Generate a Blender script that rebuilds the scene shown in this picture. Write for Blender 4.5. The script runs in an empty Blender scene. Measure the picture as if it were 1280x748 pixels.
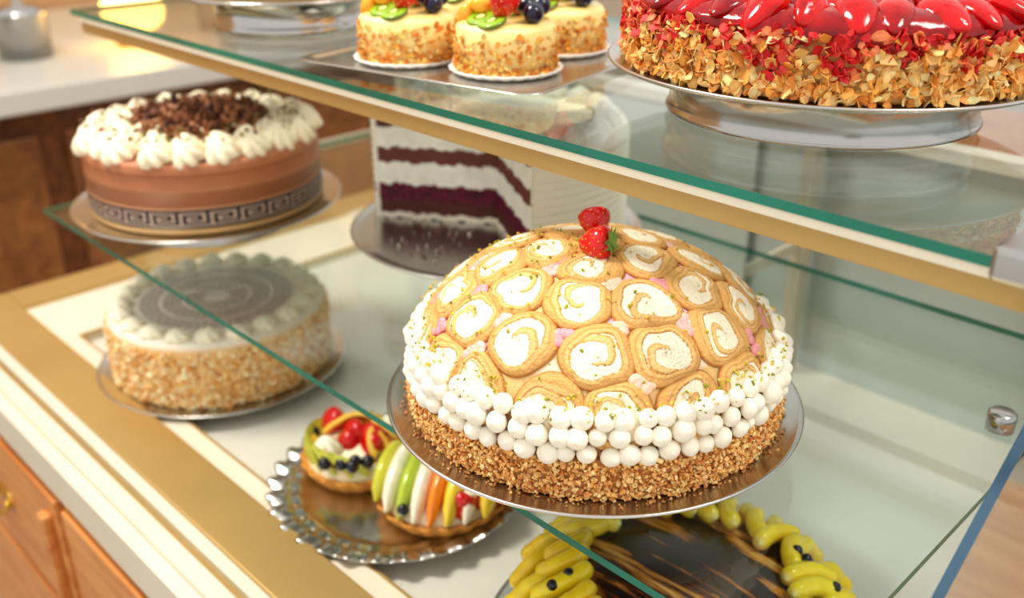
import bpy, math, random
import numpy as np
from mathutils import Vector, Matrix
rng=np.random.default_rng(7); random.seed(7)
CZ=1.55
pi=math.pi
def L(r,g,b):
    o=[]
    for c in (r,g,b):
        c=c/255.0
        o.append(c/12.92 if c<=0.04045 else ((c+0.055)/1.055)**2.4)
    return np.array(o)

# ---------------- materials ----------------
def nodes_of(name):
    m=bpy.data.materials.new(name); m.use_nodes=True
    nt=m.node_tree; b=nt.nodes['Principled BSDF']
    return m,nt,b
def mat(name,col=None,rough=0.5,metal=0.0,coat=0.0,sss=0.0,bump=0.0,bscale=200,var=0.0,vscale=60,attr=False,spec=0.5,emit=0,aniso=0,sss_r=(0.01,0.006,0.003)):
    m,nt,b=nodes_of(name)
    b.inputs['Roughness'].default_value=rough
    b.inputs['Metallic'].default_value=metal
    b.inputs['Coat Weight'].default_value=coat
    b.inputs['Coat Roughness'].default_value=0.08
    b.inputs['Specular IOR Level'].default_value=spec
    if sss>0:
        b.inputs['Subsurface Weight'].default_value=sss
        b.inputs['Subsurface Radius'].default_value=sss_r
        b.inputs['Subsurface Scale'].default_value=0.5
    tc=nt.nodes.new('ShaderNodeTexCoord')
    if attr:
        src=nt.nodes.new('ShaderNodeAttribute'); src.attribute_name='Col'; out=src.outputs['Color']
    else:
        src=nt.nodes.new('ShaderNodeRGB'); src.outputs[0].default_value=(*col,1); out=src.outputs[0]
    if var>0:
        n=nt.nodes.new('ShaderNodeTexNoise'); n.inputs['Scale'].default_value=vscale; n.inputs['Detail'].default_value=4
        nt.links.new(tc.outputs['Object'],n.inputs['Vector'])
        mr=nt.nodes.new('ShaderNodeMapRange'); mr.inputs['From Min'].default_value=.25; mr.inputs['From Max'].default_value=.75
        mr.inputs['To Min'].default_value=1-var; mr.inputs['To Max'].default_value=1+var*.6
        nt.links.new(n.outputs['Fac'],mr.inputs['Value'])
        mx=nt.nodes.new('ShaderNodeVectorMath'); mx.operation='SCALE'
        nt.links.new(out,mx.inputs[0]); nt.links.new(mr.outputs[0],mx.inputs['Scale']); out=mx.outputs[0]
    nt.links.new(out,b.inputs['Base Color'])
    if bump>0:
        n=nt.nodes.new('ShaderNodeTexNoise'); n.inputs['Scale'].default_value=bscale; n.inputs['Detail'].default_value=5
        nt.links.new(tc.outputs['Object'],n.inputs['Vector'])
        bp=nt.nodes.new('ShaderNodeBump'); bp.inputs['Strength'].default_value=bump; bp.inputs['Distance'].default_value=0.002
        nt.links.new(n.outputs['Fac'],bp.inputs['Height']); nt.links.new(bp.outputs[0],b.inputs['Normal'])
    if emit>0:
        nt.links.new(out,b.inputs['Emission Color']); b.inputs['Emission Strength'].default_value=emit
    return m
def wood(name,c1,c2,scale=6,rough=.4,stretch=(1,8,8)):
    m,nt,b=nodes_of(name)
    tc=nt.nodes.new('ShaderNodeTexCoord'); mp=nt.nodes.new('ShaderNodeMapping'); mp.inputs['Scale'].default_value=stretch
    nt.links.new(tc.outputs['Object'],mp.inputs[0])
    n=nt.nodes.new('ShaderNodeTexNoise'); n.inputs['Scale'].default_value=scale; n.inputs['Detail'].default_value=6; n.inputs['Distortion'].default_value=.6
    nt.links.new(mp.outputs[0],n.inputs['Vector'])
    r=nt.nodes.new('ShaderNodeValToRGB'); r.color_ramp.elements[0].position=.3; r.color_ramp.elements[1].position=.7
    r.color_ramp.elements[0].color=(*c1,1); r.color_ramp.elements[1].color=(*c2,1)
    nt.links.new(n.outputs['Fac'],r.inputs[0]); nt.links.new(r.outputs[0],b.inputs['Base Color'])
    b.inputs['Roughness'].default_value=rough
    return m
def glass(name,tint,f0=.045,gain=.95):
    m=bpy.data.materials.new(name); m.use_nodes=True; nt=m.node_tree; nt.nodes.clear()
    o=nt.nodes.new('ShaderNodeOutputMaterial'); lw=nt.nodes.new('ShaderNodeLayerWeight'); lw.inputs['Blend'].default_value=.5
    p=nt.nodes.new('ShaderNodeMath'); p.operation='POWER'; p.inputs[1].default_value=5
    nt.links.new(lw.outputs['Facing'],p.inputs[0])
    q=nt.nodes.new('ShaderNodeMath'); q.operation='MULTIPLY_ADD'; q.inputs[1].default_value=gain; q.inputs[2].default_value=f0; q.use_clamp=True
    nt.links.new(p.outputs[0],q.inputs[0])
    t=nt.nodes.new('ShaderNodeBsdfTransparent'); t.inputs[0].default_value=(*tint,1)
    g=nt.nodes.new('ShaderNodeBsdfGlossy'); g.inputs['Roughness'].default_value=0.01
    mx=nt.nodes.new('ShaderNodeMixShader')
    nt.links.new(q.outputs[0],mx.inputs[0]); nt.links.new(t.outputs[0],mx.inputs[1]); nt.links.new(g.outputs[0],mx.inputs[2])
    nt.links.new(mx.outputs[0],o.inputs[0])
    return m
M={}
M['glass']=glass('shelf_glass',(.955,.985,.978),.05)
M['pane']=glass('side_pane_glass',(.93,.96,.97),.05)
M['edge']=mat('glass_edge_green',L(12,120,100),.15,spec=.8,var=.3,vscale=8)
M['edge_blue']=mat('glass_edge_blue',L(62,90,112),.15,spec=.6,var=.2,vscale=8)
M['steel']=mat('plate_steel',L(205,203,200),.24,1.0,var=.06,vscale=30,bump=.03,bscale=120)
M['steel_dk']=mat('stand_steel',L(190,188,186),.16,1.0,var=.08,vscale=20)
M['gold']=mat('gold_anodised',L(200,170,112),.36,.6,var=.06,vscale=12)
M['alu']=mat('cream_aluminium',L(230,223,204),.35,.2,var=.05,vscale=12)
M['upr']=mat('upright_aluminium',L(196,188,168),.4,.3,var=.05,vscale=12)
M['cream_deck']=mat('deck_cream',L(232,222,200),.3,var=.05,vscale=6)
M['deck_in']=mat('deck_inner',L(226,222,210),.22,.0,var=.06,vscale=4,coat=.3)
M['brass']=mat('brass',L(220,180,90),.2,1.0,var=.1,vscale=20)
M['woodf']=wood('cabinet_wood',L(190,116,58),L(228,164,98))
M['woodd']=wood('dark_wood',L(88,54,32),L(134,86,52))
M['woodb']=wood('mid_wood',L(116,76,46),L(156,108,66),3)
M['cream']=mat('whipped_cream',attr=True,rough=.45,sss=.15,bump=.15,bscale=250)
M['sponge']=mat('swiss_roll',attr=True,rough=.75,sss=.06,bump=.7,bscale=420,var=.10,vscale=260,spec=.25)
M['fill']=mat('cake_fill',attr=True,rough=.6,sss=.1,bump=.3,bscale=300,var=.1,vscale=80)
M['nut']=mat('nut_crumbs',attr=True,rough=.55,sss=.05,var=.15,vscale=300)
M['fruit']=mat('fruit',attr=True,rough=.2,coat=.35,sss=.1,var=.12,vscale=120)
M['jelly']=mat('strawberry_glaze',attr=True,rough=.10,coat=.4,spec=.4,sss=.0,var=.45,vscale=75,bump=.3,bscale=110)
M['mousse']=mat('mousse',attr=True,rough=.42,sss=.05,var=.06,vscale=40,bump=.06,bscale=120)
M['leaf']=mat('leaf_green',attr=True,rough=.5,var=.2,vscale=200)

# ---------------- mesh builder ----------------
class MB:
    def __init__(s): s.v=[];s.f=[];s.c=[];s.n=0
    def add(s,V,F,C):
        V=np.asarray(V,float).reshape(-1,3); k=len(V); o=s.n
        s.v.append(V)
        F=np.asarray(F,dtype=int) if not isinstance(F,list) or (len(F) and all(len(f)==len(F[0]) for f in F)) else F
        if isinstance(F,np.ndarray): s.f.extend((F+o).tolist())
        else: s.f.extend([[i+o for i in f] for f in F])
        C=np.asarray(C,float)
        if C.ndim==1: C=np.tile(C[:3],(k,1))
        s.c.append(C.reshape(-1,3)); s.n+=k
    def obj(s,name,m,parent=None,smooth=True,loc=None):
        me=bpy.data.meshes.new(name)
        V=np.concatenate(s.v)
        me.from_pydata(V.tolist(),[],s.f)
        a=me.color_attributes.new('Col','FLOAT_COLOR','POINT')
        C=np.concatenate(s.c); C=np.clip(C,0,1)
        a.data.foreach_set('color',np.concatenate([C,np.ones((len(C),1))],1).ravel())
        if smooth: me.polygons.foreach_set('use_smooth',[True]*len(me.polygons))
        me.materials.append(m if not isinstance(m,str) else M[m])
        me.update()
        o=bpy.data.objects.new(name,me); bpy.context.scene.collection.objects.link(o)
        if parent: o.parent=parent
        if loc: o.location=loc
        return o
def empty(name,loc,rz=0):
    e=bpy.data.objects.new(name,None); e.empty_display_size=.05
    bpy.context.scene.collection.objects.link(e); e.location=(loc[0],loc[1],loc[2]+CZ); e.rotation_euler=(0,0,rz)
    return e
def gf(nr,nc,wrap=True):
    r=np.arange(nr-1)[:,None]; cN=nc if wrap else nc-1
    c=np.arange(cN)[None,:]; c2=(c+1)%nc
    return np.stack([r*nc+c,r*nc+c2,(r+1)*nc+c2,(r+1)*nc+c],-1).reshape(-1,4)
def frame(n):
    n=np.asarray(n,float); n=n/np.linalg.norm(n)
    a=np.array([0,0,1.]) if abs(n[2])<.9 else np.array([1.,0,0])
    x=np.cross(a,n); x/=np.linalg.norm(x); y=np.cross(n,x)
    return np.stack([x,y,n],1)   # columns
def lathe(mb,prof,seg=96,c=(0,0,0),col=(1,1,1),a0=0,a1=2*pi,mod=None):
    prof=np.array(prof,float); full=abs(a1-a0-2*pi)<1e-6
    th=np.linspace(a0,a1,seg,endpoint=not full)
    R=prof[:,0][:,None]*np.ones(seg)[None]; Z=prof[:,1][:,None]*np.ones(seg)[None]; T=th[None]*np.ones(len(prof))[:,None]
    if mod: R,Z=mod(R,Z,T)
    V=np.stack([R*np.cos(T)+c[0],R*np.sin(T)+c[1],Z+c[2]],-1)
    col=np.asarray(col,float)
    if col.ndim==2: C=np.repeat(col[:,None,:],seg,1)
    else: C=np.tile(col,(len(prof)*seg,1))
    mb.add(V,gf(len(prof),seg,full)[:,::-1],C.reshape(-1,3))
def box(mb,lo,hi,col=(1,1,1)):
    x0,y0,z0=lo;x1,y1,z1=hi
    V=[(x0,y0,z0),(x1,y0,z0),(x1,y1,z0),(x0,y1,z0),(x0,y0,z1),(x1,y0,z1),(x1,y1,z1),(x0,y1,z1)]
    mb.add(V,[(0,3,2,1),(4,5,6,7),(0,1,5,4),(1,2,6,5),(2,3,7,6),(3,0,4,7)],np.asarray(col,float))
def boxobj(name,lo,hi,m,parent=None,bevel=.0):
    c=[(a+b)/2 for a,b in zip(lo,hi)]
    mb=MB(); box(mb,[a-q for a,q in zip(lo,c)],[a-q for a,q in zip(hi,c)]); 
    o=mb.obj(name,m,parent,smooth=False)
    o.location=c if parent else (c[0],c[1],c[2])
    if bevel>0:
        b=o.modifiers.new('bevel','BEVEL'); b.width=bevel; b.segments=2
    return o
def ell(mb,c,rad,rot=None,col=(1,1,1),seg=16,ring=10,noise=0,col2=None,taper=0):
    ph=np.linspace(0,pi,ring)[:,None]; th=np.linspace(0,2*pi,seg,endpoint=False)[None]
    V=np.stack([np.sin(ph)*np.cos(th)*rad[0],np.sin(ph)*np.sin(th)*rad[1],np.cos(ph)*rad[2]+0*th],-1).reshape(-1,3)
    C=col
    if col2 is not None:
        t=np.clip((-V[:,0]/rad[0]*.5+.5)*1.6-.75,0,1)[:,None]; C=np.asarray(col)*(1-t)+np.asarray(col2)*t
    if taper:
        f=1-taper*(V[:,0]/rad[0]*.5+.5)**1.5; V[:,1]*=f; V[:,2]*=f
    if noise: V*=1+noise*rng.normal(size=(len(V),1))
    if rot is not None: V=V@np.asarray(rot).T
    mb.add(V+np.asarray(c),gf(ring,seg)[:,::-1],C)
def dollop(mb,c,n,r,h,col,lobes=0,amp=.12,twist=1.5,seg=16):
    if lobes: pr=np.array([.80,1.0,1.0,.93,.80,.62,.42,.2,.0]); pz=np.array([0,.14,.30,.46,.60,.74,.86,.96,1.02])
    else: pr=np.array([.86,1.0,.97,.80,.55,.25,.0]); pz=np.array([0,.22,.45,.68,.85,.97,1.03])
    th=np.linspace(0,2*pi,seg,endpoint=False)[None]; ph=rng.uniform(0,6.28)
    R=pr[:,None]*r*(1+amp*(np.abs(np.cos(lobes*.5*th+ph+twist*pz[:,None]*1.5))*2-1.2 if lobes else 0))
    Z=pz[:,None]*h+0*th
    lean=rng.normal(0,.10*r,2)
    V=np.stack([R*np.cos(th)+lean[0]*pz[:,None],R*np.sin(th)+lean[1]*pz[:,None],Z],-1).reshape(-1,3)@frame(n).T+np.asarray(c)
    mb.add(V,gf(len(pr),seg),col)
CUBE=np.array([(-1,-1,-1),(1,-1,-1),(1,1,-1),(-1,1,-1),(-1,-1,1),(1,-1,1),(1,1,1),(-1,1,1)],float)
CF=np.array([(0,3,2,1),(4,5,6,7),(0,1,5,4),(1,2,6,5),(2,3,7,6),(3,0,4,7)])
def rframes(n,N,tilt):
    if N is None: z=rng.normal(size=(n,3))
    else: z=np.asarray(N)+rng.normal(0,tilt,(n,3))
    z=z/np.linalg.norm(z,axis=1,keepdims=True)
    x=np.cross(rng.normal(size=(n,3)),z); x/=np.linalg.norm(x,axis=1,keepdims=True); y=np.cross(z,x)
    return np.stack([x,y,z],-1)
def chips(mb,P,S,C,aspect=(1,.75,.5),N=None,tilt=.35):
    P=np.asarray(P,float);n=len(P)
    T=CUBE[None]*(1+rng.uniform(-.45,.25,(n,8,3)))*np.array(aspect)[None,None]*np.asarray(S).reshape(-1,1,1)
    V=np.einsum('nij,nkj->nki',rframes(n,N,tilt),T)+P[:,None]
    F=(CF[None]+(np.arange(n)*8)[:,None,None]).reshape(-1,4)
    mb.add(V.reshape(-1,3),F,np.repeat(np.asarray(C),8,0))
def flakes(mb,P,S,C,N=None,tilt=.5,asp=.62):
    P=np.asarray(P,float);n=len(P);m=9
    th=np.linspace(0,2*pi,m,endpoint=False)
    x=np.cos(th)*(1+.0*th); y=np.sin(th)*asp*(1-.25*np.cos(th))
    T=np.zeros((n,2*m+2,3)); jit=1+rng.uniform(-.3,.12,(n,m))
    cut=rng.random((n,1))<.45; xj=np.where(cut,np.minimum(x[None]*jit,.15),x[None]*jit)
    curl=rng.normal(0,.22,(n,1))
    T[:,:m,0]=xj;T[:,:m,1]=y[None]*jit;T[:,:m,2]=.05+curl*(xj**2)
    T[:,m:2*m]=T[:,:m]; T[:,m:2*m,2]-=.10
    T[:,2*m,2]=.05;T[:,2*m+1,2]=-.05
    T*=np.asarray(S).reshape(-1,1,1)
    V=np.einsum('nij,nkj->nki',rframes(n,N,tilt),T)+P[:,None]
    tri=[];quad=[]
    for i in range(m):
        j=(i+1)%m; tri+= [(2*m,i,j),(2*m+1,m+j,m+i)]; quad.append((i,m+i,m+j,j))
    o=(np.arange(n)*(2*m+2))[:,None,None]
    Fs=(np.array(tri)[None]+o).reshape(-1,3).tolist()+(np.array(quad)[None]+o).reshape(-1,4).tolist()
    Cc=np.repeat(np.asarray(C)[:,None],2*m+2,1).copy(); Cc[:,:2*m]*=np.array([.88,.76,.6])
    mb.v.append(V.reshape(-1,3)); mb.f.extend([[q+mb.n for q in f] for f in Fs]); mb.c.append(Cc.reshape(-1,3)); mb.n+=n*(2*m+2)
def pal(cols,n,p=None,j=.08):
    A=np.array(cols); k=rng.choice(len(A),n,p=p)
    return np.clip(A[k]*(1+rng.normal(0,j,(n,1))),0,1)
def tube(mb,pts,rad,col,seg=10,flat=1.0,up=(0,0,1)):
    pts=np.array(pts,float);n=len(pts); T=np.gradient(pts,axis=0); T/=np.linalg.norm(T,axis=1,keepdims=True)
    up=np.array(up,float); th=np.linspace(0,2*pi,seg,endpoint=False)
    X=np.cross(T,up); X/=np.linalg.norm(X,axis=1,keepdims=True)+1e-9; Y=np.cross(X,T)
    rad=np.asarray(rad,float)[:,None,None]
    V=pts[:,None]+rad*(X[:,None]*np.cos(th)[None,:,None]*flat+Y[:,None]*np.sin(th)[None,:,None])
    c=np.asarray(col,float)
    C=np.repeat(c,seg,0) if c.ndim==2 else c
    mb.add(V.reshape(-1,3),gf(n,seg)[:,::-1],C)
def strawberry(mr,mg,c,axis,Ln,R,leaf=True,col=None,seeds=True):
    col=L(205,22,28) if col is None else col
    pr=np.array([0,.33,.6,.84,1,.99,.78,.35,0]); pz=np.array([0,.06,.22,.43,.67,.85,.96,1.0,.97])
    seg=22; th=np.linspace(0,2*pi,seg,endpoint=False)[None]; Fm=frame(axis)
    V=np.stack([pr[:,None]*R*np.cos(th),pr[:,None]*R*np.sin(th),pz[:,None]*Ln+0*th],-1).reshape(-1,3)@Fm.T+np.asarray(c)
    mr.add(V,gf(9,seg),col)
    if seeds:
        P=[];N=[]
        for k in range(1,6):
            zz=.12+.14*k; m=int(5+4*math.sin(zz*pi)*1.5)
            for i in range(m):
                a=2*pi*(i+.5*(k%2))/m; rr=np.interp(zz,pz,pr)*R*1.0
                P.append((rr*math.cos(a),rr*math.sin(a),zz*Ln)); N.append((math.cos(a),math.sin(a),0))
        P=np.array(P)@Fm.T+np.asarray(c); N=np.array(N)@Fm.T
        chips(mr,P,[R*.055]*len(P),np.tile(L(235,170,60),(len(P),1)),(1,.6,.5),N,.05)
    if leaf:
        for i in range(9):
            a=2*pi*i/9+rng.uniform(-.2,.2); d=np.array([math.cos(a),math.sin(a)]); e=np.array([-d[1],d[0]])
            q=[(0,0,1.0*Ln),(*(d*R*.5+e*R*.22),1.05*Ln),(*(d*R*1.05),rng.uniform(.85,1.15)*Ln),(*(d*R*.5-e*R*.22),1.05*Ln)]
            mg.add(np.array(q)@Fm.T+np.asarray(c),[(0,1,2,3)],L(120,150,60))
def halfmoon(mb,c,rot,R,th,col,rind):
    n=14; a=np.linspace(0,pi,n)
    V=[];C=[]
    for s in (-1,1):
        for k,(f,cc) in enumerate(((0.0,col),(.88,col),(1.0,rind))):
            for t in a: V.append((f*R*math.cos(t),s*th*(1 if k<2 else .8),f*R*math.sin(t))); C.append(cc)
    F=[]
    for s in (0,1):
        o=s*3*n
        for k in (0,1):
            for i in range(n-1):
                F.append((o+k*n+i,o+k*n+i+1,o+(k+1)*n+i+1,o+(k+1)*n+i))
    for i in range(n-1): F.append((2*n+i,2*n+i+1,5*n+i+1,5*n+i))
    F.append((2*n,0,3*n,5*n)); F.append((3*n-1,n-1,4*n-1,6*n-1))
    mb.add(np.array(V)@np.asarray(rot).T+np.asarray(c),F,np.array(C))
def rotm(ax,ay,az):
    return np.array(Matrix.Rotation(az,3,'Z')@Matrix.Rotation(ay,3,'Y')@Matrix.Rotation(ax,3,'X'))
def kiwi(mb,c,rot,R):
    seg=24; th=np.linspace(0,2*pi,seg,endpoint=False)
    rows=[(0,.0018,L(232,236,170)),(.25,.002,L(226,232,150)),(.34,.002,L(120,160,40)),(.42,.002,L(60,90,20)),(.5,.002,L(150,190,50)),(.9,.002,L(140,186,44)),(1,.001,L(110,130,40)),(1,-.001,L(110,130,40)),(0,-.0015,L(150,190,50))]
    V=[];C=[]
    for f,z,cc in rows:
        for t in th: V.append((f*R*math.cos(t),f*R*.88*math.sin(t),z)); C.append(cc)
    mb.add(np.array(V)@np.asarray(rot).T+np.asarray(c),gf(len(rows),seg),np.array(C))
def plate(parent,R,stand_r=.1,stand_h=.03,name='plate'):
    mb=MB(); lathe(mb,[(0,.0),(R*.9,.0),(R*.95,.0006),(R*.975,.0022),(R*.99,.0030),(R,.0022),(R*.995,.0006),(R*.97,-.0014),(R*.9,-.0024),(0,-.0024)],128)
    mb.obj(name,'steel',parent)
    if stand_h>0:
        mb=MB(); h=stand_h; r=stand_r
        lathe(mb,[(r*1.02,-.0024),(r*1.02,-.006),(r,-.008),(r*.985,-h+.006),(r*1.0,-h+.002),(r*1.01,-h),(r*.96,-h),(r*.95,-.0026)],96)
        mb.obj('stand_ring','steel_dk',parent)

# ============ CAMERA ============
F=Vector((-0.712*.905,0.702*.905,-.4257)).normalized()
R_=Vector((.702,.712,0)).normalized(); U_=R_.cross(F).normalized()
cam=bpy.data.cameras.new('camera'); co=bpy.data.objects.new('camera',cam); bpy.context.scene.collection.objects.link(co)
mw=Matrix((( R_.x,U_.x,-F.x,0),(R_.y,U_.y,-F.y,0),(R_.z,U_.z,-F.z,CZ),(0,0,0,1)))
co.matrix_world=mw; cam.lens=33.75; cam.sensor_width=36; cam.clip_start=.01
cam.dof.use_dof=True; cam.dof.focus_distance=.63; cam.dof.aperture_fstop=4.2
bpy.context.scene.camera=co

# ============ DOME SWISS-ROLL CAKE ============
E=empty('swiss_roll_dome_cake',(-.4165,.4985,-.384))
plate(E,.159,.09,.027)
a_,b_,z0=.1330,.0855,.037
def proj(P,off=0):
    v=P-np.array([0,0,z0]); s=1/np.sqrt((v[...,0]**2+v[...,1]**2)/a_**2+v[...,2]**2/b_**2)
    q=v*s[...,None]; n=q/np.array([a_**2,a_**2,b_**2]); n/=np.linalg.norm(n,axis=-1,keepdims=True)
    return q+np.array([0,0,z0])+n*(off[...,None] if isinstance(off,np.ndarray) else off),n
mb=MB()
ts=np.linspace(0,pi/2,60); prof=[((a_-.0004)*math.cos(t),z0+(b_-.0004)*math.sin(t)) for t in ts][::-1]
prof+= [(a_-.002,.002),(0,.002)]
nseg=220; lathe(mb,prof,nseg,col=L(232,190,128))
C=mb.c[0]; V=mb.v[0]
nz=np.sin(V[:,0]*95+1)*np.cos(V[:,1]*110)+np.sin(V[:,2]*150+V[:,0]*60)
C[nz>.2]=L(250,222,190)
C[nz>.7]=L(246,176,180)
mb.obj('dome_filling','fill',E)
cent=[]
for (t,n,o) in ((15,17,.1),(37,14,.0),(56,10,.35),(74,5,.2),(90,1,0)):
    t=math.radians(t)
    for i in range(n):
        a=2*pi*(i+o)/n+rng.normal(0,.035); tt=t+rng.normal(0,.024)
        cent.append((a_*math.cos(tt)*math.cos(a),a_*math.cos(tt)*math.sin(a),z0+b_*math.sin(tt)))
cent=np.array(cent)
mb=MB(); NT,NR=104,40
for i,c in enumerate(cent):
    cp,n=proj(c[None]); n=n[0]; Fm=frame(n); e1,e2=Fm[:,0],Fm[:,1]
    th=np.linspace(0,2*pi,NT,endpoint=False)
    oa=rng.uniform(0,pi); ob=rng.uniform(.88,1.0); R0=.0272*(1+rng.normal(0,.04))
    lim=[R0*ob/np.sqrt((ob*np.cos(th-oa))**2+np.sin(th-oa)**2)]
    for j,c2 in enumerate(cent):
        if j==i: continue
        d=c2-c
        if np.linalg.norm(d)>.075: continue
        q=np.array([d@e1,d@e2]); D=np.linalg.norm(d); q=q/np.linalg.norm(q)*D
        cs=(np.cos(th)*q[0]+np.sin(th)*q[1])/D
        lim.append(np.where(cs>.12,(D/2)/np.maximum(cs,.12),.2))
    lim=np.array(lim); p=9
    r=(np.sum(lim**-p,0))**(-1/p)*1.085
    ft=np.fft.rfft(r); ft[6:]=0; r=np.fft.irfft(ft,NT)
    rho=np.linspace(0,1,NR)[:,None]
    P=c+(rho*r*np.cos(th))[...,None]*e1+(rho*r*np.sin(th))[...,None]*e2
    sgn=1 if rng.random()<.85 else -1; ph=rng.uniform(0,1); k=rng.uniform(.85,1.2)
    cx,cy=rng.normal(0,.12,2)
    sq=rng.uniform(.60,.88); qa=rng.uniform(0,pi)
    X=rho*np.cos(th)-cx*(1-rho); Y=rho*np.sin(th)-cy*(1-rho)
    Xr=X*math.cos(qa)+Y*math.sin(qa); Yr=-X*math.sin(qa)+Y*math.cos(qa)
    e_=1-(1-sq)*(1-rho**2); Yr=Yr/np.maximum(e_,.3)
    rr=np.hypot(Xr,Yr)+.025*np.sin(3*th+ph*9)+.012*np.sin(7*th+ph*5); aa=np.arctan2(Yr,Xr)*sgn
    s=(rr*k-aa/(2*pi)+ph)%1.0
    w=.18
    inner=(s<w)&(rr<.74)&(rr>.12)
    wid=.71+.05*np.sin(2*th+ph*7)
    ring=rr>wid
    sp=ring|inner
    off=.0004+.0030*(1-np.clip(rho,0,1)**9)+.0012*(1-rho**2)+0*th
    off=off+rng.normal(0,.00012,off.shape)-.0005*np.clip(1-np.abs(rr-wid)/.03,0,1)-.0005*(~sp)
    V,_=proj(P,off)
    t_=1+rng.normal(0,.04)
    base=L(220,168,102)*t_; inn=L(236,194,132)*t_; crm=L(253,238,212)
    mid=L(236,194,132)*t_
    tt=np.clip((rr-wid)/(1-wid),0,1)[...,None]
    ringc=mid*(1-tt)+base*tt
    lines=(np.abs(((rr-wid)/(1-wid))-.5)<.08)[...,None]
    ringc=np.where(lines,L(214,162,96),ringc)
    blend=np.clip((rr-wid)/.03,0,1)[...,None]
    C=np.where(inner[...,None],inn,crm)*(1-blend)+ringc*blend
    edge=np.abs(rr-wid-.01)<.020; C=np.where((edge)[...,None],L(208,152,88),C)
    es=((np.abs(s-w)<.03)|(s<.025))&(rr<.74)&(rr>.12); C=np.where(es[...,None],L(216,166,102),C)
    crust=np.clip((rho-.94)/.03,0,1)*np.ones_like(th); crust=crust[...,None]; C=C*(1-crust)+L(194,132,68)*crust
    mb.add(V.reshape(-1,3),gf(NR,NT),C.reshape(-1,3))
mb.obj('swiss_roll_slices','sponge',E)
mb=MB()
for k in range(44):
    t=rng.uniform(.25,1.3); a=rng.uniform(0,2*pi)
    P=np.array([a_*math.cos(t)*math.cos(a),a_*math.cos(t)*math.sin(a),z0+b_*math.sin(t)])
    for it in range(60):
        d=P-cent; dist=np.linalg.norm(d,axis=1); j=dist.argsort()[:3]
        P=P+sum(d[q]/dist[q]*(.03-dist[q])*.2 for q in j); P=proj(P[None])[0][0]
    _,n=proj(P[None]); Fm=frame(n[0]); cc=[L(240,160,166),L(248,188,180),L(250,206,180)][k%3]
    for q in range(7):
        ell(mb,P+Fm[:,0]*rng.normal(0,.0030)+Fm[:,1]*rng.normal(0,.0030)+n[0]*.0004,(.0048,.0042,.0022),Fm,pal([cc],1,None,.02)[0],14,10,.02)
mb.obj('pink_cream','cream',E)
mb=MB(); lathe(mb,[(0,.001),(.138,.001),(.139,.004),(.139,.026),(.136,.03),(.1,.03)],120,col=L(206,146,86)); 
n=7000; a=rng.uniform(0,2*pi,n); z=rng.uniform(.0015,.030,n); r=.139+rng.uniform(-.001,.0022,n)+.0015*np.sin(z/.03*pi)
chips(mb,np.stack([r*np.cos(a),r*np.sin(a),z],1),rng.uniform(.0006,.0017,n),pal([L(242,190,116),L(226,160,86),L(252,216,152),L(200,124,62)],n,[.4,.25,.27,.08]),(1,.8,.6))
n=260; a=rng.uniform(0,2*pi,n); r=.142+np.abs(rng.normal(0,.003,n))
chips(mb,np.stack([r*np.cos(a),r*np.sin(a),np.full(n,.0012)],1),rng.uniform(.0005,.0011,n),pal([L(222,170,105),L(196,135,75)],n),(1,.8,.6))
mb.obj('nut_crust','nut',E,smooth=False)
mb=MB()
for k,(z,r,m) in enumerate(((.0345,.1382,64),(.0470,.1386,64),(.0575,.1345,62))):
    for i in range(m):
        a=2*pi*(i+.5*(k%2))/m+rng.normal(0,.010); rr=r+rng.normal(0,.0008); s=1+rng.normal(0,.08)
        d=np.array([math.cos(a),math.sin(a),.05+.22*k])+rng.normal(0,.08,3)
        dollop(mb,(rr*math.cos(a)-.003*math.cos(a),rr*math.sin(a)-.003*math.sin(a),z+rng.normal(0,.0007)),d,.0074*s,.0098*s,L(255,247,230))
mb.obj('cream_pearls','cream',E)
mb=MB(); n=720
t=np.concatenate([rng.uniform(.22,.40,480),rng.uniform(.45,1.5,240)]); a=np.concatenate([rng.uniform(0,2*pi,480),rng.normal(-2.1,1.1,240)])
P=np.stack([a_*np.cos(t)*np.cos(a),a_*np.cos(t)*np.sin(a),z0+b_*np.sin(t)],1); P,N=proj(P,.0048+np.where(t<.33,.0058,0)*1.0)
chips(mb,P,rng.uniform(.0004,.0014,n),pal([L(180,176,44),L(218,196,64),L(140,150,40),L(230,192,80)],n),(1,.7,.5))
mb.obj('pistachio_bits','nut',E,smooth=False)
mr,mg=MB(),MB()
strawberry(mr,mg,(-.004,.004,z0+b_+.004),(-.5,.3,.7),.022,.0118,leaf=False,col=L(215,20,25))
strawberry(mr,mg,(-.001,-.020,z0+b_+.007),(.95,.35,.22),.024,.0122,col=L(215,25,25))
mr.obj('strawberries','fruit',E); mg.obj('strawberry_leaves','leaf',E,smooth=False)

# ============ CHOCOLATE MOUSSE CAKE ============
E=empty('chocolate_mousse_cake',(-1.048,.518,-.384)); plate(E,.158,.1,.027)
R=.135; br=L(186,122,84); 
pf=[(0,.001,L(214,170,115)),(R-.002,.001,L(214,170,115)),(R,.003,L(232,190,130)),(R,.0085,L(232,190,130)),(R,.0085,L(30,22,24)),(R,.030,L(30,22,24)),(R-.0006,.030,L(196,140,100)),(R-.0006,.033,L(206,150,108)),
    (R-.0006,.033,br),(R-.0006,.050,br),(R-.0002,.0502,L(212,152,110)),(R-.0006,.0525,br),(R-.0006,.066,L(178,114,78)),(R-.0004,.068,L(160,96,62)),(R-.0006,.070,br),(R-.0006,.077,br),(R-.003,.080,L(190,130,98)),(0,.080,L(190,130,98))]
mb=MB(); lathe(mb,[(p[0],p[1]) for p in pf],144,col=np.array([p[2] for p in pf])); mb.obj('mousse_body','mousse',E)
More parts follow.
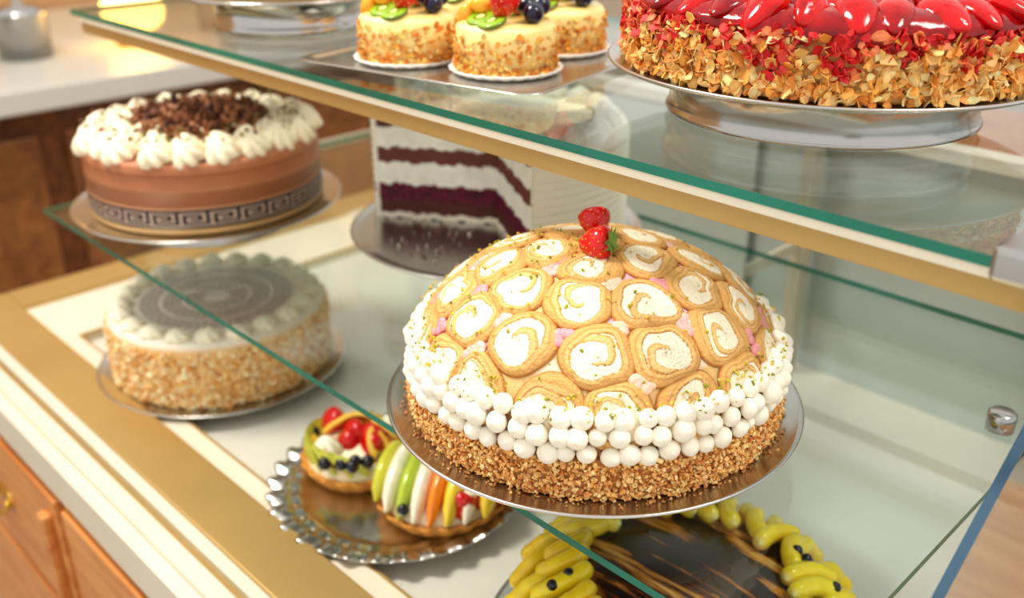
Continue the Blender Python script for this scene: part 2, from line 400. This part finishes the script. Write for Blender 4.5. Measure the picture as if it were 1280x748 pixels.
key=["XXXXXXX.","X.....X.","X.XXX.X.","X.X...X.","X.XXXXX.","X.......","XXXXXXXX"]
mb=MB(); units=26; cell=2*pi/(units*8); zc=.0155/7
for u in range(units):
    for rI,row in enumerate(key):
        for cI,ch in enumerate(row):
            if ch=='X':
                a0=(u*8+cI)*cell; a1=a0+cell; zt=.0270-rI*zc; zb=zt-zc; rr=R+.0004
                V=[(rr*math.cos(q),rr*math.sin(q),w) for q,w in ((a0,zb),(a1,zb),(a1,zt),(a0,zt))]
                mb.add(V,[(0,1,2,3)],L(186,160,142))
mb.obj('greek_key_band','mousse',E,smooth=False)
mb=MB()
for rr,m,s in ((.118,21,.0175),(.091,16,.0170),(.064,10,.016)):
    for i in range(m):
        a=2*pi*(i+.3*(rr<.1)+rng.normal(0,.08))/m; r2=rr+rng.normal(0,.002); dollop(mb,(r2*math.cos(a),r2*math.sin(a),.079),(rng.normal(0,.2),rng.normal(0,.2),1),s,.025,L(255,241,212),lobes=7,amp=.26,seg=42)
mb.obj('cream_rosettes','cream',E)
mb=MB(); n=2000; r=.076*np.sqrt(rng.uniform(0,1,n)); a=rng.uniform(0,2*pi,n)
chips(mb,np.stack([r*np.cos(a),r*np.sin(a),.090+.024*rng.uniform(0,1,n)*(1-(r/.1)**3)],1),rng.uniform(.0025,.008,n),pal([L(126,74,46),L(156,100,64),L(84,48,34),L(180,124,84)],n),(1,.36,.12))
n=320; r=rng.uniform(.06,.13,n); a=rng.uniform(0,2*pi,n)
chips(mb,np.stack([r*np.cos(a),r*np.sin(a),np.full(n,.103)],1),rng.uniform(.001,.003,n),pal([L(110,65,40),L(150,95,60),L(130,120,50)],n),(1,.5,.3))
mb.obj('chocolate_shavings','nut',E,smooth=False)

# ============ CUT CREAM LAYER CAKE ============
E=empty('cut_layer_cake',(-.733,.699,-.384)); plate(E,.163,.1,.027)
R=.142; A0=math.radians(-29.6); A1=math.radians(214); H=.122
mb=MB(); zs=np.linspace(0,H-.004,60); W=L(250,244,226)
prof=[(R+.0014*math.sin(z*2*pi/.0085),z) for z in zs]+[(R-.003,H),(R-.01,H+.001),(0,H+.001)]
lathe(mb,prof,110,col=W,a0=A0,a1=A1); mb.obj('cream_coating','cream',E)
lay=[(0,L(244,236,218)),(.007,L(96,44,34)),(.022,L(78,6,36)),(.041,L(250,246,232)),(.066,L(118,62,48)),(.083,L(250,246,232)),(.106,L(104,54,42)),(.116,L(250,245,230))]
mb=MB()
for ang,sg in ((A0,1),(A1,-1)):
    nr_,nz_=60,110; r=np.linspace(0,R,nr_)[:,None]; z=np.linspace(0.0,H+.001,nz_)[None]
    zz=z+.0012*np.sin(r*180+ang)+.0008*np.sin(r*420)+rng.normal(0,.0004,(nr_,nz_))
    C=np.zeros((nr_,nz_,3))
    for zl,cc in lay: C[zz>=zl]=cc
    C[(r+0*z)>R-.006]=W
    jam=(zz>.022)&(zz<.041)&(rng.random((nr_,nz_))<.3); C[jam]=L(140,12,60)
    d=np.array([math.cos(ang),math.sin(ang)]); nrm=np.array([-d[1],d[0]])*-sg
    o=rng.normal(0,.0004,(nr_,nz_))
    V=np.stack([r*d[0]+nrm[0]*o,r*d[1]+nrm[1]*o,z+0*r],-1)
    mb.add(V,gf(nr_,nz_,False) if sg<0 else gf(nr_,nz_,False)[:,::-1],C.reshape(-1,3))
mb.obj('cut_faces','fill',E)
mb=MB(); 
for i in range(14):
    a=A0+.15+(A1-A0-.3)*i/13
    dollop(mb,(.12*math.cos(a),.12*math.sin(a),H),(0,0,1),.014,.018,W,lobes=7,amp=.2,seg=28)
mb.obj('cream_rosettes','cream',E)
mb=MB(); n=60; a=rng.uniform(A1,A0+2*pi,n); r=.13*np.sqrt(rng.uniform(0.02,1,n))
chips(mb,np.stack([r*np.cos(a),r*np.sin(a),np.full(n,.0015)],1),rng.uniform(.0005,.0016,n),pal([L(90,50,40),L(120,70,50),L(235,225,210)],n),(1,.8,.6))
mb.obj('crumbs','nut',E,smooth=False)

# ============ NUT CREAM CAKE (lower left) ============
E=empty('nut_cream_cake',(-1.048,.508,-.600)); plate(E,.156,.1,.018)
R=.134
mb=MB(); pf=[(0,.001),(R-.001,.001),(R,.004),(R,.074),(R-.003,.082),(R-.01,.084),(0,.084)]; cl=[L(232,190,130)]*4+[L(250,242,224)]*3
lathe(mb,pf,120,col=np.array(cl)); mb.obj('cake_body','mousse',E)
mb=MB(); n=5200; a=rng.uniform(0,2*pi,n); z=.002+.072*rng.uniform(0,1,n)**1.15; r=R+rng.uniform(-.001,.002,n)
chips(mb,np.stack([r*np.cos(a),r*np.sin(a),z],1),rng.uniform(.0012,.0032,n),pal([L(248,212,150),L(230,174,98),L(254,236,194),L(206,140,70)],n,[.4,.25,.27,.08]),(1,.8,.55))
mb.obj('nut_coating','nut',E,smooth=False)
mb=MB()
for i in range(21):
    a=2*pi*i/21; dollop(mb,(.115*math.cos(a),.115*math.sin(a),.083),(0,0,1),.0138,.015,L(255,247,222),lobes=7,amp=.2,seg=28)
mb.obj('cream_rosettes','cream',E)
mb=MB(); lathe(mb,[(0,.0852),(.096,.0852),(.097,.0845)],90,col=L(240,236,228))
for k in range(3):
    r0=.092-.027*k; un=int(18*r0/.088); cell=2*pi/(un*8); rc=.020/7
    for u in range(un):
        for rI,row in enumerate(key):
            for cI,ch in enumerate(row):
                if ch=='X':
                    q0=(u*8+cI)*cell;q1=q0+cell; ra=r0-rI*rc; rb=ra-rc
                    mb.add([(rr*math.cos(q),rr*math.sin(q),.0856) for q,rr in ((q0,rb),(q0,ra),(q1,ra),(q1,rb))],[(0,1,2,3)],L(176,166,158))
mb.obj('key_pattern_top','mousse',E,smooth=False)  # pale flat disc carrying grey meander rings

# ============ FRUIT TARTLETS ON SILVER TRAY ============
E=empty('fruit_tart_platter',(-.676,.500,-.612))
def wav(R,Z,T):
    f=np.clip((R-.09)/.04,0,1); return R*(1+.022*f*np.cos(30*T)),Z+.003*f*np.cos(30*T)
mb=MB(); lathe(mb,[(0,.003),(.085,.003),(.092,.002),(.10,.006),(.104,.0085),(.109,.007),(.115,.010),(.120,.013),(.125,.012),(.132,.014),(.134,.0125),(.125,.010),(.112,.005),(.1,.003),(.09,0),(0,0)],240,mod=wav)
mb.obj('silver_tray','steel',E)
YE,OR,GR,RE,WH,BK=L(250,216,70),L(250,146,40),L(186,204,66),L(204,30,34),L(254,244,218),L(26,20,36)
def tartlet(E,cx,cy,r,style,nm,yaw=.5):
    mp=MB(); 
    def fl(R,Z,T): f=np.clip(Z/.015,0,1); return R*(1+.03*f*np.cos(20*T)),Z
    lathe(mp,[(0,.004),(r*.82,.004),(r,.022),(r*.97,.024),(r*.93,.020),(r*.7,.02),(0,.022)],120,c=(cx,cy,0),col=L(226,160,80),mod=fl)
    mp.obj(nm+'_pastry','sponge',E)
    mc=MB(); ell(mc,(cx,cy,.02),(r*.9,r*.9,.022),None,L(252,240,208),24,12); mc.obj(nm+'_custard','cream',E)
    f=MB(); g=MB()
    if style==0:
        for k in range(8):
            x=(k-3.5)*r*.235; w=math.sqrt(max(0.05,1-(x/(r*1.05))**2)); t=np.linspace(-1,1,12)
            col=[L(214,210,70),WH,GR,WH,OR,YE,WH,YE][k]
            d=np.array([math.cos(yaw),math.sin(yaw)]); e=np.array([-d[1],d[0]])
            pts=[(cx+d[0]*x+e[0]*q*r*w*.98,cy+d[1]*x+e[1]*q*r*w*.98,.026+(.030-.008*abs(k-4)/4)*(1-q*q)) for q in t]
            tube(f,pts,[(.0145+.002*(k%2))*math.sqrt(max(.04,1-q**4)) for q in t],col,10,.56)
        for p in ((.85,.0),(.95,.35),(.8,-.35)): strawberry(f,g,(cx+r*p[0],cy+p[1]*r,.026),(-.3,rng.normal()*.5,.8),.027,.0140,False)
        strawberry(f,g,(cx-r*.85,cy-.02,.03),(.3,.5,.6),.024,.012,False)
        for p in ((-.8,-.3),(-.7,.1),(.2,-.9)): ell(f,(cx+p[0]*r,cy+p[1]*r,.036),(.006,)*3,None,BK)
    else:
        for k in range(6):
            a=-2.6+k*.33; halfmoon(f,(cx+.62*r*math.cos(a),cy+.62*r*math.sin(a),.026),rotm(.55,0,a+1.3),.028,.0028,[GR,GR,YE,GR,YE,GR][k],L(214,214,90))
        for k in range(6):
            a=.5+k*.5; halfmoon(f,(cx+.55*r*math.cos(a),cy+.55*r*math.sin(a),.034),rotm(-.6,0,a+1.6),.030,.003,[YE,OR,OR,YE,OR,OR][k],L(250,200,90))
        for p in ((-.25,-.25),(.25,-.1),(.0,.25),(-.5,.15),(.45,.3)): strawberry(f,g,(cx+p[0]*r,cy+p[1]*r,.034),(rng.normal(),rng.normal(),.6),.030,.0145,False)
        for p in ((.6,-.5),(.75,-.35),(.5,-.7),(.68,-.62),(-.6,-.5),(.3,-.9),(.85,-.1)): ell(f,(cx+p[0]*r,cy+p[1]*r,.042),(.0070,)*3,None,BK)
        for p in ((.2,.55),(-.05,-.6)): dollop(f,(cx+p[0]*r,cy+p[1]*r,.034),(0,0,1),.015,.024,WH,7,.2,seg=28)
    f.obj(nm+'_fruit','fruit',E)
tartlet(E,.056,.012,.068,0,'tartlet_melon',.55); tartlet(E,-.058,-.008,.062,1,'tartlet_berry'); tartlet(E,-.032,.082,.045,1,'tartlet_citrus')

# ============ BANANA CHOCOLATE CAKE ============
E=empty('banana_chocolate_cake',(-.326,.515,-.602)); plate(E,.165,.1,.015)
mbm,nt,b=nodes_of('caramel_streaks'); tc=nt.nodes.new('ShaderNodeTexCoord'); mp=nt.nodes.new('ShaderNodeMapping'); mp.inputs['Rotation'].default_value=(0,0,.9); mp.inputs['Scale'].default_value=(1,8,1)
nt.links.new(tc.outputs['Object'],mp.inputs[0]); n=nt.nodes.new('ShaderNodeTexNoise'); n.inputs['Scale'].default_value=10; n.inputs['Detail'].default_value=4
nt.links.new(mp.outputs[0],n.inputs['Vector']); r=nt.nodes.new('ShaderNodeValToRGB'); cr=r.color_ramp
cr.elements[0].position=.50; cr.elements[0].color=(*L(44,20,14),1); cr.elements[1].position=.68; cr.elements[1].color=(*L(250,214,130),1)
e=cr.elements.new(.54); e.color=(*L(96,48,22),1); e=cr.elements.new(.59); e.color=(*L(210,140,56),1)
nt.links.new(n.outputs['Fac'],r.inputs[0]); nt.links.new(r.outputs[0],b.inputs['Base Color']); b.inputs['Roughness'].default_value=.22; b.inputs['Coat Weight'].default_value=.2
mb=MB(); lathe(mb,[(0,.001),(.134,.001),(.136,.006),(.134,.04),(.125,.058),(.10,.070),(.06,.077),(.02,.080),(0,.080)],110); mb.obj('glazed_body',mbm,E)
mb=MB()
zi=lambda rr: np.interp(rr,[.0,.06,.10,.125,.134,.15],[.080,.077,.070,.058,.045,.03])
for i in range(52):
    ring=i%2; a=2*pi*(i//2)/26+rng.normal(0,.03)+ring*.12; r0=.124-.026*ring; yaw=a+rng.normal(.35,.28); Ln=rng.uniform(.042,.054)
    t=np.linspace(-1,1,16); d=np.array([math.cos(yaw),math.sin(yaw)]); e=np.array([-d[1],d[0]]); c0=np.array([math.cos(a),math.sin(a)])*r0
    pts=[]
    for q in t:
        x=c0+d*q*Ln*.5+e*(-.007*q*q+.003); rr=np.hypot(*x); pts.append((x[0],x[1],zi(rr)+.006+.004*ring))
    rad=[.0088*(max(0.0,1-abs(q)**8))**.5+.0002 for q in t]
    cols=np.array([L(255,222,44) if abs(q)<.9 else L(255,244,170) for q in t])*(1+rng.normal(0,.06))
    tube(mb,pts,rad,cols,12,.9)
for i in range(18):
    a=rng.uniform(0,2*pi); r0=rng.uniform(.09,.13); ell(mb,(r0*math.cos(a),r0*math.sin(a),zi(r0)+.016),(.005,)*3,None,BK,12,8)
mb.obj('banana_pieces','fruit',E)

# ============ STRAWBERRY CAKE (top shelf) ============
E=empty('strawberry_cake',(-.355,.680,-.1445)); plate(E,.163,.115,.036)
R=.147
mb=MB(); lathe(mb,[(0,.001),(R-.003,.001),(R-.001,.004),(R-.001,.040),(R-.006,.044),(0,.044)],120,col=L(236,180,110)); mb.obj('cake_body','fill',E)
n=4900; a=rng.uniform(0,2*pi,n); z=rng.uniform(.003,.044,n); r=R+rng.uniform(-.0005,.004,n)
drip=(.5+.5*np.sin(a*9+1.3)*np.cos(a*4))*.6+.25*np.sin(a*23); thr=.038-.036*np.clip(drip,0,1)
red=(z>thr)&(rng.random(n)<.8)
C=pal([L(255,208,128),L(250,184,96),L(255,234,178),L(238,160,78),L(255,216,150)],n); Cr=pal([L(226,46,52),L(244,90,84),L(206,20,30),L(250,150,104)],n); C[red]=Cr[red]
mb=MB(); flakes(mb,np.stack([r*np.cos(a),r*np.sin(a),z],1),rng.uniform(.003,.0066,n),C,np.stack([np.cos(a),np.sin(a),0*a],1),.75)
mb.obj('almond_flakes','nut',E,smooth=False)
mb=MB()
lathe(mb,[(0,.056),(R-.014,.056),(R-.006,.053),(R+.0002,.048),(R+.0022,.043),(R+.001,.039)],300,col=L(150,2,10),mod=lambda R_2,Z,T:(R_2,Z-np.where(Z<.0435,.006*np.clip(np.sin(9*T)*np.cos(4*T)+.5*np.sin(31*T+1),-.3,1.3),0)))
for rr,m in ((.134,32),(.108,25),(.080,18),(.052,12),(.024,6)):
    for i in range(m):
        a=2*pi*(i+rng.uniform(-.15,.15))/m; yaw=a+rng.normal(0,.3); s=rng.uniform(.9,1.12)
        ell(mb,(rr*math.cos(a),rr*math.sin(a),.0525+rng.uniform(-.001,.002)),(.0190*s,.0145*s,.0085*s),rotm(rng.normal(0,.25),.22+rng.normal(0,.15),yaw),pal([L(190,4,12),L(156,0,8),L(208,12,18)],1,[.4,.3,.3])[0],24,14,.012,pal([L(170,4,14),L(228,84,64),L(214,40,36)],1)[0],taper=.45)
mb.obj('glazed_strawberries','jelly',E)

# ============ MINI FRUIT CAKES ON TRAY ============
T=empty('pastry_tray',(-.672,.630,-.1795),math.radians(11))
mb=MB(); hx,hy=.134,.126
def rrect(hx,hy,r,n=8):
    o=[]
    for cx,cy,s in ((hx-r,hy-r,0),(-hx+r,hy-r,1),(-hx+r,-hy+r,2),(hx-r,-hy+r,3)):
        for k in range(n): q=s*pi/2+k*(pi/2)/(n-1); o.append((cx+r*math.cos(q),cy+r*math.sin(q)))
    return o
rings=[(.02,.0015),(0.015,.0015),(.010,.002),(.007,.0035),(.002,.0042),(.0,.0036),(.002,.003),(.008,.002),(.012,0),(.03,0)]
V=[]
for ins,z in rings:
    for p in rrect(hx-ins,hy-ins,.022): V.append((p[0],p[1],z))
k=32; F_=gf(len(rings),k)[:,::-1].tolist(); 
F_.append(list(range(k))); F_.append(list(range((len(rings)-1)*k,len(rings)*k))[::-1])
mb.add(V,F_,(1,1,1)); mb.obj('silver_tray','steel',T)
def mini(loc,rz):
    E=empty('mini_fruit_cake',(loc[0],loc[1],-.1772),rz)
    mb=MB()
    def fl(R_2,Z,T_): return R_2*(1+.02*np.cos(24*T_)),Z
    lathe(mb,[(0,0),(.044,0),(.050,.0038),(.049,.0048),(.045,.003),(0,.003)],120,col=L(250,246,236),mod=fl); mb.obj('paper_base','mousse',E)
    mb=MB(); r=.0435; lathe(mb,[(0,.003),(r,.003),(r,.038),(r-.003,.042),(0,.042)],64,col=np.array([L(244,205,130)]*2+[L(254,232,160)]*3)); mb.obj('cake_body','mousse',E)
    n=620; a=rng.uniform(0,2*pi,n); z=.005+.032*rng.uniform(0,1,n)**2.0; 
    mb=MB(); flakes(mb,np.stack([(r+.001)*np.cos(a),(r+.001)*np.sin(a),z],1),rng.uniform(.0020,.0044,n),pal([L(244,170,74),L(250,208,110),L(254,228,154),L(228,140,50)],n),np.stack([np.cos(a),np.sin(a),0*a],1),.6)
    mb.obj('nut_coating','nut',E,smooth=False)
    f=MB(); g=MB()
    lathe(f,[(0,.044),(r-.006,.044),(r-.004,.041)],48,col=L(252,226,140))
    D=lambda deg,rr,z:(rr*math.cos(math.radians(deg)),rr*math.sin(math.radians(deg)),z-.003)
    kiwi(f,D(262,.026,.050),rotm(.25,.2,-.7),.0145); kiwi(f,D(292,.030,.049),rotm(.3,.1,-.4),.0145); kiwi(f,D(120,.026,.050),rotm(.2,.1,-.4),.013)
    for q,(dg,rr,z) in enumerate(((215,.027,.053),(238,.020,.058),(190,.020,.055),(205,.014,.063),(225,.034,.050))):
        ell(f,D(dg,rr,z),(.0115,.0075,.0075),rotm(.4*q,.3*q,q*.8),[OR,L(252,176,40),OR,L(252,190,60),L(255,170,50)][q],12,8)
    strawberry(f,g,(.010,-.018,.047),(.3,.1,1),.027,.0135,False,L(220,26,30)); strawberry(f,g,(.0,.014,.047),(-.4,.6,.9),.026,.0125,False)
    for q,(dg,rr) in enumerate(((20,.027),(45,.030),(70,.026),(35,.018),(0,.033))): ell(f,D(dg,rr,.055+.003*(q%2)),(.0085,)*3,None,L(24,22,52))
    f.obj('fruit_topping','fruit',E)
for i,p in enumerate(((-.608,.592),(-.707,.563),(-.640,.694),(-.744,.668))): mini(p,[0,.12,-.1,.1][i])

E=empty('cream_pie',(-.962,.600,-.179))
mb=MB(); lathe(mb,[(0,.0),(.082,.0),(.084,.003),(.080,.006),(.080,.03),(.09,.034),(.12,.036),(.123,.038),(.12,.0395),(0,.0395)],96); mb.obj('steel_stand','steel_dk',E)
mb=MB(); lathe(mb,[(0,.04),(.105,.04),(.107,.045),(.107,.09),(.1,.095),(0,.095)],80,col=L(236,206,160)); mb.obj('pie_body','mousse',E)

# ============ DISPLAY CASE ============
CA=empty('display_case',(0,0,0))
def shelf(name,x0,x1,y0,y1,zt,th):
    mb=MB(); V=[(x0,y0,zt),(x1,y0,zt),(x1,y1,zt),(x0,y1,zt),(x0,y0,zt-th),(x1,y0,zt-th),(x1,y1,zt-th),(x0,y1,zt-th)]
    mb.add(V,[(0,1,2,3),(7,6,5,4)],(1,1,1)); o=mb.obj(name,'glass',CA,False)
    mb=MB(); mb.add(V,[(0,4,5,1),(1,5,6,2),(2,6,7,3),(3,7,4,0)],(1,1,1)); mb.obj(name+'_edge','edge',CA,False)
shelf('middle_glass_shelf',-1.229,-.160,.382,.90,-.4115,.006)
shelf('top_glass_shelf',-1.255,-.144,.471,.90,-.1805,.0062)
boxobj('top_shelf_rail',(-1.235,.474,-.2065),(-.09,.490,-.1885),M['gold'],CA,.001)
boxobj('top_shelf_rail_lip',(-1.235,.4715,-.1925),(-.09,.4745,-.1868),M['alu'],CA)
boxobj('top_shelf_back_rail',(-1.235,.885,-.2065),(-.14,.90,-.1875),M['upr'],CA)
boxobj('rail_clamp',(-.142,.462,-.190),(-.10,.50,-.172),M['steel_dk'],CA,.003)
for i,x in enumerate((-1.27,-.517,-.115)):
    boxobj('upright_%d'%i,(x-.008,.985,-.62),(x+.008,1.01,.35),M['upr'],CA,.002)
    for j,zz in enumerate((-.423,-.198)):
        boxobj('bracket_%d_%d'%(i,j),(x-.003,(.80 if i!=1 else .875),zz-.012),(x+.003,.99,zz+.002),M['upr'],CA,.001)
M['backp']=mat('back_panel',L(186,194,188),.25,.1,coat=.3,var=.07,vscale=3)
boxobj('back_panel_left',(-1.27,1.012,-.604),(-.60,1.020,-.30),M['backp'],CA,.001)
boxobj('back_panel_right',(-.62,1.024,-.604),(-.10,1.032,-.30),M['backp'],CA,.001)
boxobj('back_panel_rail',(-1.27,1.008,-.300),(-.10,1.036,-.285),M['alu'],CA,.001)
boxobj('deck_floor',(-1.25,.40,-.66),(-.13,.985,-.619),M['deck_in'],CA)
boxobj('deck_ledge_left',(-1.385,.371,-.66),(-1.25,1.0,-.606),M['cream_deck'],CA,.001)
boxobj('deck_ledge_front',(-1.25,.371,-.66),(-.13,.40,-.606),M['cream_deck'],CA,.001)
boxobj('deck_ledge_back',(-1.385,.94,-.66),(-.13,1.08,-.602),M['alu'],CA,.001)
boxobj('recess_trim_left',(-1.252,.398,-.610),(-1.249,.94,-.605),M['gold'],CA)
boxobj('recess_trim_front',(-1.25,.398,-.610),(-.13,.401,-.605),M['gold'],CA)
boxobj('gold_frame_front',(-1.45,.309,-.66),(.4,.373,-.598),M['gold'],CA,.002)
boxobj('gold_frame_left',(-1.45,.373,-.66),(-1.385,1.08,-.598),M['gold'],CA,.002)
boxobj('channel_a',(-1.45,.296,-.66),(.4,.309,-.601),M['alu'],CA,.001)
boxobj('channel_b',(-1.45,.288,-.66),(.4,.296,-.612),M['gold'],CA)
boxobj('channel_c',(-1.45,.270,-.66),(.4,.288,-.603),M['alu'],CA,.001)
boxobj('channel_d',(-1.45,.254,-.66),(.4,.270,-.610),M['alu'],CA,.001)
mb=MB(); x=-.128; P2=[(.380,-.60),(.380,-.424),(.451,-.370),(.552,-.295),(.80,-.105),(.98,.03),(.98,-.60)]
V=[(x,p[0],p[1]) for p in P2]+[(x+.006,p[0],p[1]) for p in P2]; n=len(P2)
mb.add(V,[list(range(n)),list(range(n,2*n))[::-1]],(1,1,1)); mb.obj('side_pane','pane',CA,False)
mb=MB(); mb.add(V,[(i,(i+1)%n,(i+1)%n+n,i+n) for i in range(n)],(1,1,1)); mb.obj('side_pane_edge','edge_blue',CA,False)
mb=MB(); lathe(mb,[(0,.004),(.009,.004),(.011,.002),(.011,-.012),(0,-.012)],32,c=(-.190,.735,-.409)); mb.obj('shelf_stud','steel_dk',CA)
CB=empty('wooden_cabinet_base',(0,0,0))
boxobj('carcass',(-1.45,.262,-1.55),(.4,1.05,-.66),M['woodf'],CB)
for i in range(4):
    x0=-1.44+i*.46
    boxobj('drawer_front_%d'%i,(x0,.252,-.86),(x0+.44,.262,-.675),M['woodf'],CB,.003)
    boxobj('door_front_%d'%i,(x0,.252,-1.50),(x0+.44,.262,-.875),M['woodf'],CB,.003)
    boxobj('drawer_moulding_%d'%i,(x0+.405,.240,-.85),(x0+.425,.253,-.70),M['woodf'],CB,.004)
    cx=x0+.235
    mb=MB(); ell(mb,(cx,.251,-.772),(.03,.003,.014),None,(1,1,1),24,10)
    t=np.linspace(0,pi,14); tube(mb,[(cx+.022*math.cos(q),.246-.010*math.sin(q),-.775-.016*math.sin(q)) for q in t],[.0032]*14,(1,1,1),8,up=(0,1,0.3))
    for s in (-1,1): ell(mb,(cx+s*.022,.246,-.773),(.005,)*3,None,(1,1,1),12,8)
    mb.obj('brass_handle_%d'%i,'brass',CB)
mb=MB(); box(mb,(-.0015,-.03,-.018),(.0,.03,.018),L(235,235,235)); 
for zz in (-.010,0,.009): box(mb,(-.0022,-.024,zz-.002),(-.0015,.022,zz+.002),L(200,40,50))
o=mb.obj('price_label','mousse',None,False); o.location=(-.1295,.590,CZ-.305); o.rotation_euler=(math.radians(35),0,0)

# ============ ROOM ============
M['floor']=mat('floor_tiles',L(186,180,168),.35,var=.08,vscale=3)
M['wall']=mat('wall_paint',L(230,224,208),.7,var=.04,vscale=2)
M['wall_warm']=mat('wall_warm',L(228,180,130),.7,var=.08,vscale=2)
M['white']=mat('white_laminate',L(200,198,190),.35,var=.03,vscale=4)
boxobj('floor',(-5,-3,-.1),(3,4.2,0),M['floor'])
boxobj('wall_back',(-5,4.0,0),(3,4.15,1.0),M['wall'])
WB=empty('window_1',(0,0,-CZ))
for i,x in enumerate((-5,-3.6,-2.2,-.8,.6,2.0,2.95)): boxobj('mullion_%d'%i,(x,4.02,1.0),(x+.06,4.1,2.7),M['white'],WB)
boxobj('sill',(-5,3.95,1.0),(3,4.12,1.04),M['white'],WB); boxobj('head',(-5,4.02,2.7),(3,4.12,3.0),M['white'],WB)
boxobj('wall_left',(-4.1,-3,0),(-4.0,4.0,3.0),M['wall_warm'])
K=empty('side_counter',(0,0,-CZ))
boxobj('counter_top',(-2.62,.2,1.05),(-2.1,2.2,1.10),M['white'],K,.004)
boxobj('counter_body',(-2.6,.25,0),(-2.2,2.15,1.05),M['woodd'],K)
for i in range(4): boxobj('counter_panel_%d'%i,(-2.2,.3+i*.46,.1),(-2.185,.3+i*.46+.4,.98),M['woodb'],K,.004)
H2=empty('back_counter',(0,0,-CZ))
boxobj('back_counter_body',(-3.9,-.2,0),(-3.2,2.6,.95),M['woodb'],H2); boxobj('back_counter_top',(-3.95,-.25,.95),(-3.15,2.65,.99),M['cream_deck'],H2,.004)
W2=empty('wooden_dresser',(0,0,-CZ))
boxobj('dresser_body',(-1.2,2.6,0),(1.2,3.2,1.25),M['woodd'],W2)
for i in range(5): boxobj('dresser_door_%d'%i,(-1.17+i*.47,2.58,.08),(-1.17+i*.47+.43,2.6,1.18),M['woodf'],W2,.004)
boxobj('dresser_top',(-1.25,2.55,1.25),(1.25,3.2,1.29),M['woodf'],W2)
Lp=empty('table_lamp',(-2.42,1.06,1.10-CZ))
mb=MB(); lathe(mb,[(0,0),(.05,0),(.05,.01),(.01,.02),(.008,.05),(0,.05)],32); mb.obj('lamp_base','brass',Lp)
M['lamp']=mat('lamp_globe',L(255,200,100),.4,emit=8)
mb=MB(); ell(mb,(0,0,.085),(.075,.075,.055),None,(1,1,1),24,16); mb.obj('lamp_globe','lamp',Lp)
for i,(x,y,r,h) in enumerate(((-2.35,.62,.05,.09),(-2.45,.80,.06,.12),(-2.5,1.35,.07,.10))):
    E=empty('steel_canister',(x,y,1.10-CZ)); mb=MB(); lathe(mb,[(0,0),(r,0),(r,h*.8),(r*1.05,h*.82),(r*1.05,h*.88),(r*.6,h),(.01,h*1.02),(.01,h*1.12),(0,h*1.12)],40); mb.obj('canister_body','steel_dk',E)

# ============ LIGHTS ============
w=bpy.data.worlds.new('world'); bpy.context.scene.world=w; w.use_nodes=True
bg=w.node_tree.nodes['Background']; bg.inputs[0].default_value=(1,.975,.93,1); bg.inputs[1].default_value=.86
def area(name,loc,tgt,size,power,col):
    l=bpy.data.lights.new(name,'AREA'); l.size=size; l.energy=power; l.color=col
    o=bpy.data.objects.new(name,l); bpy.context.scene.collection.objects.link(o); o.location=loc
    o.rotation_euler=(Vector(tgt)-Vector(loc)).to_track_quat('-Z','Y').to_euler()
area('ceiling_light',(-1.3,.0,2.9),(-.6,.55,1.1),.45,31,(1,.94,.85))
area('ceiling_light.001',(.5,.9,2.9),(-.5,.6,1.1),.5,14,(1,.94,.86))
bpy.context.scene.view_settings.view_transform='Standard'
bpy.context.scene.view_settings.look='Medium High Contrast'
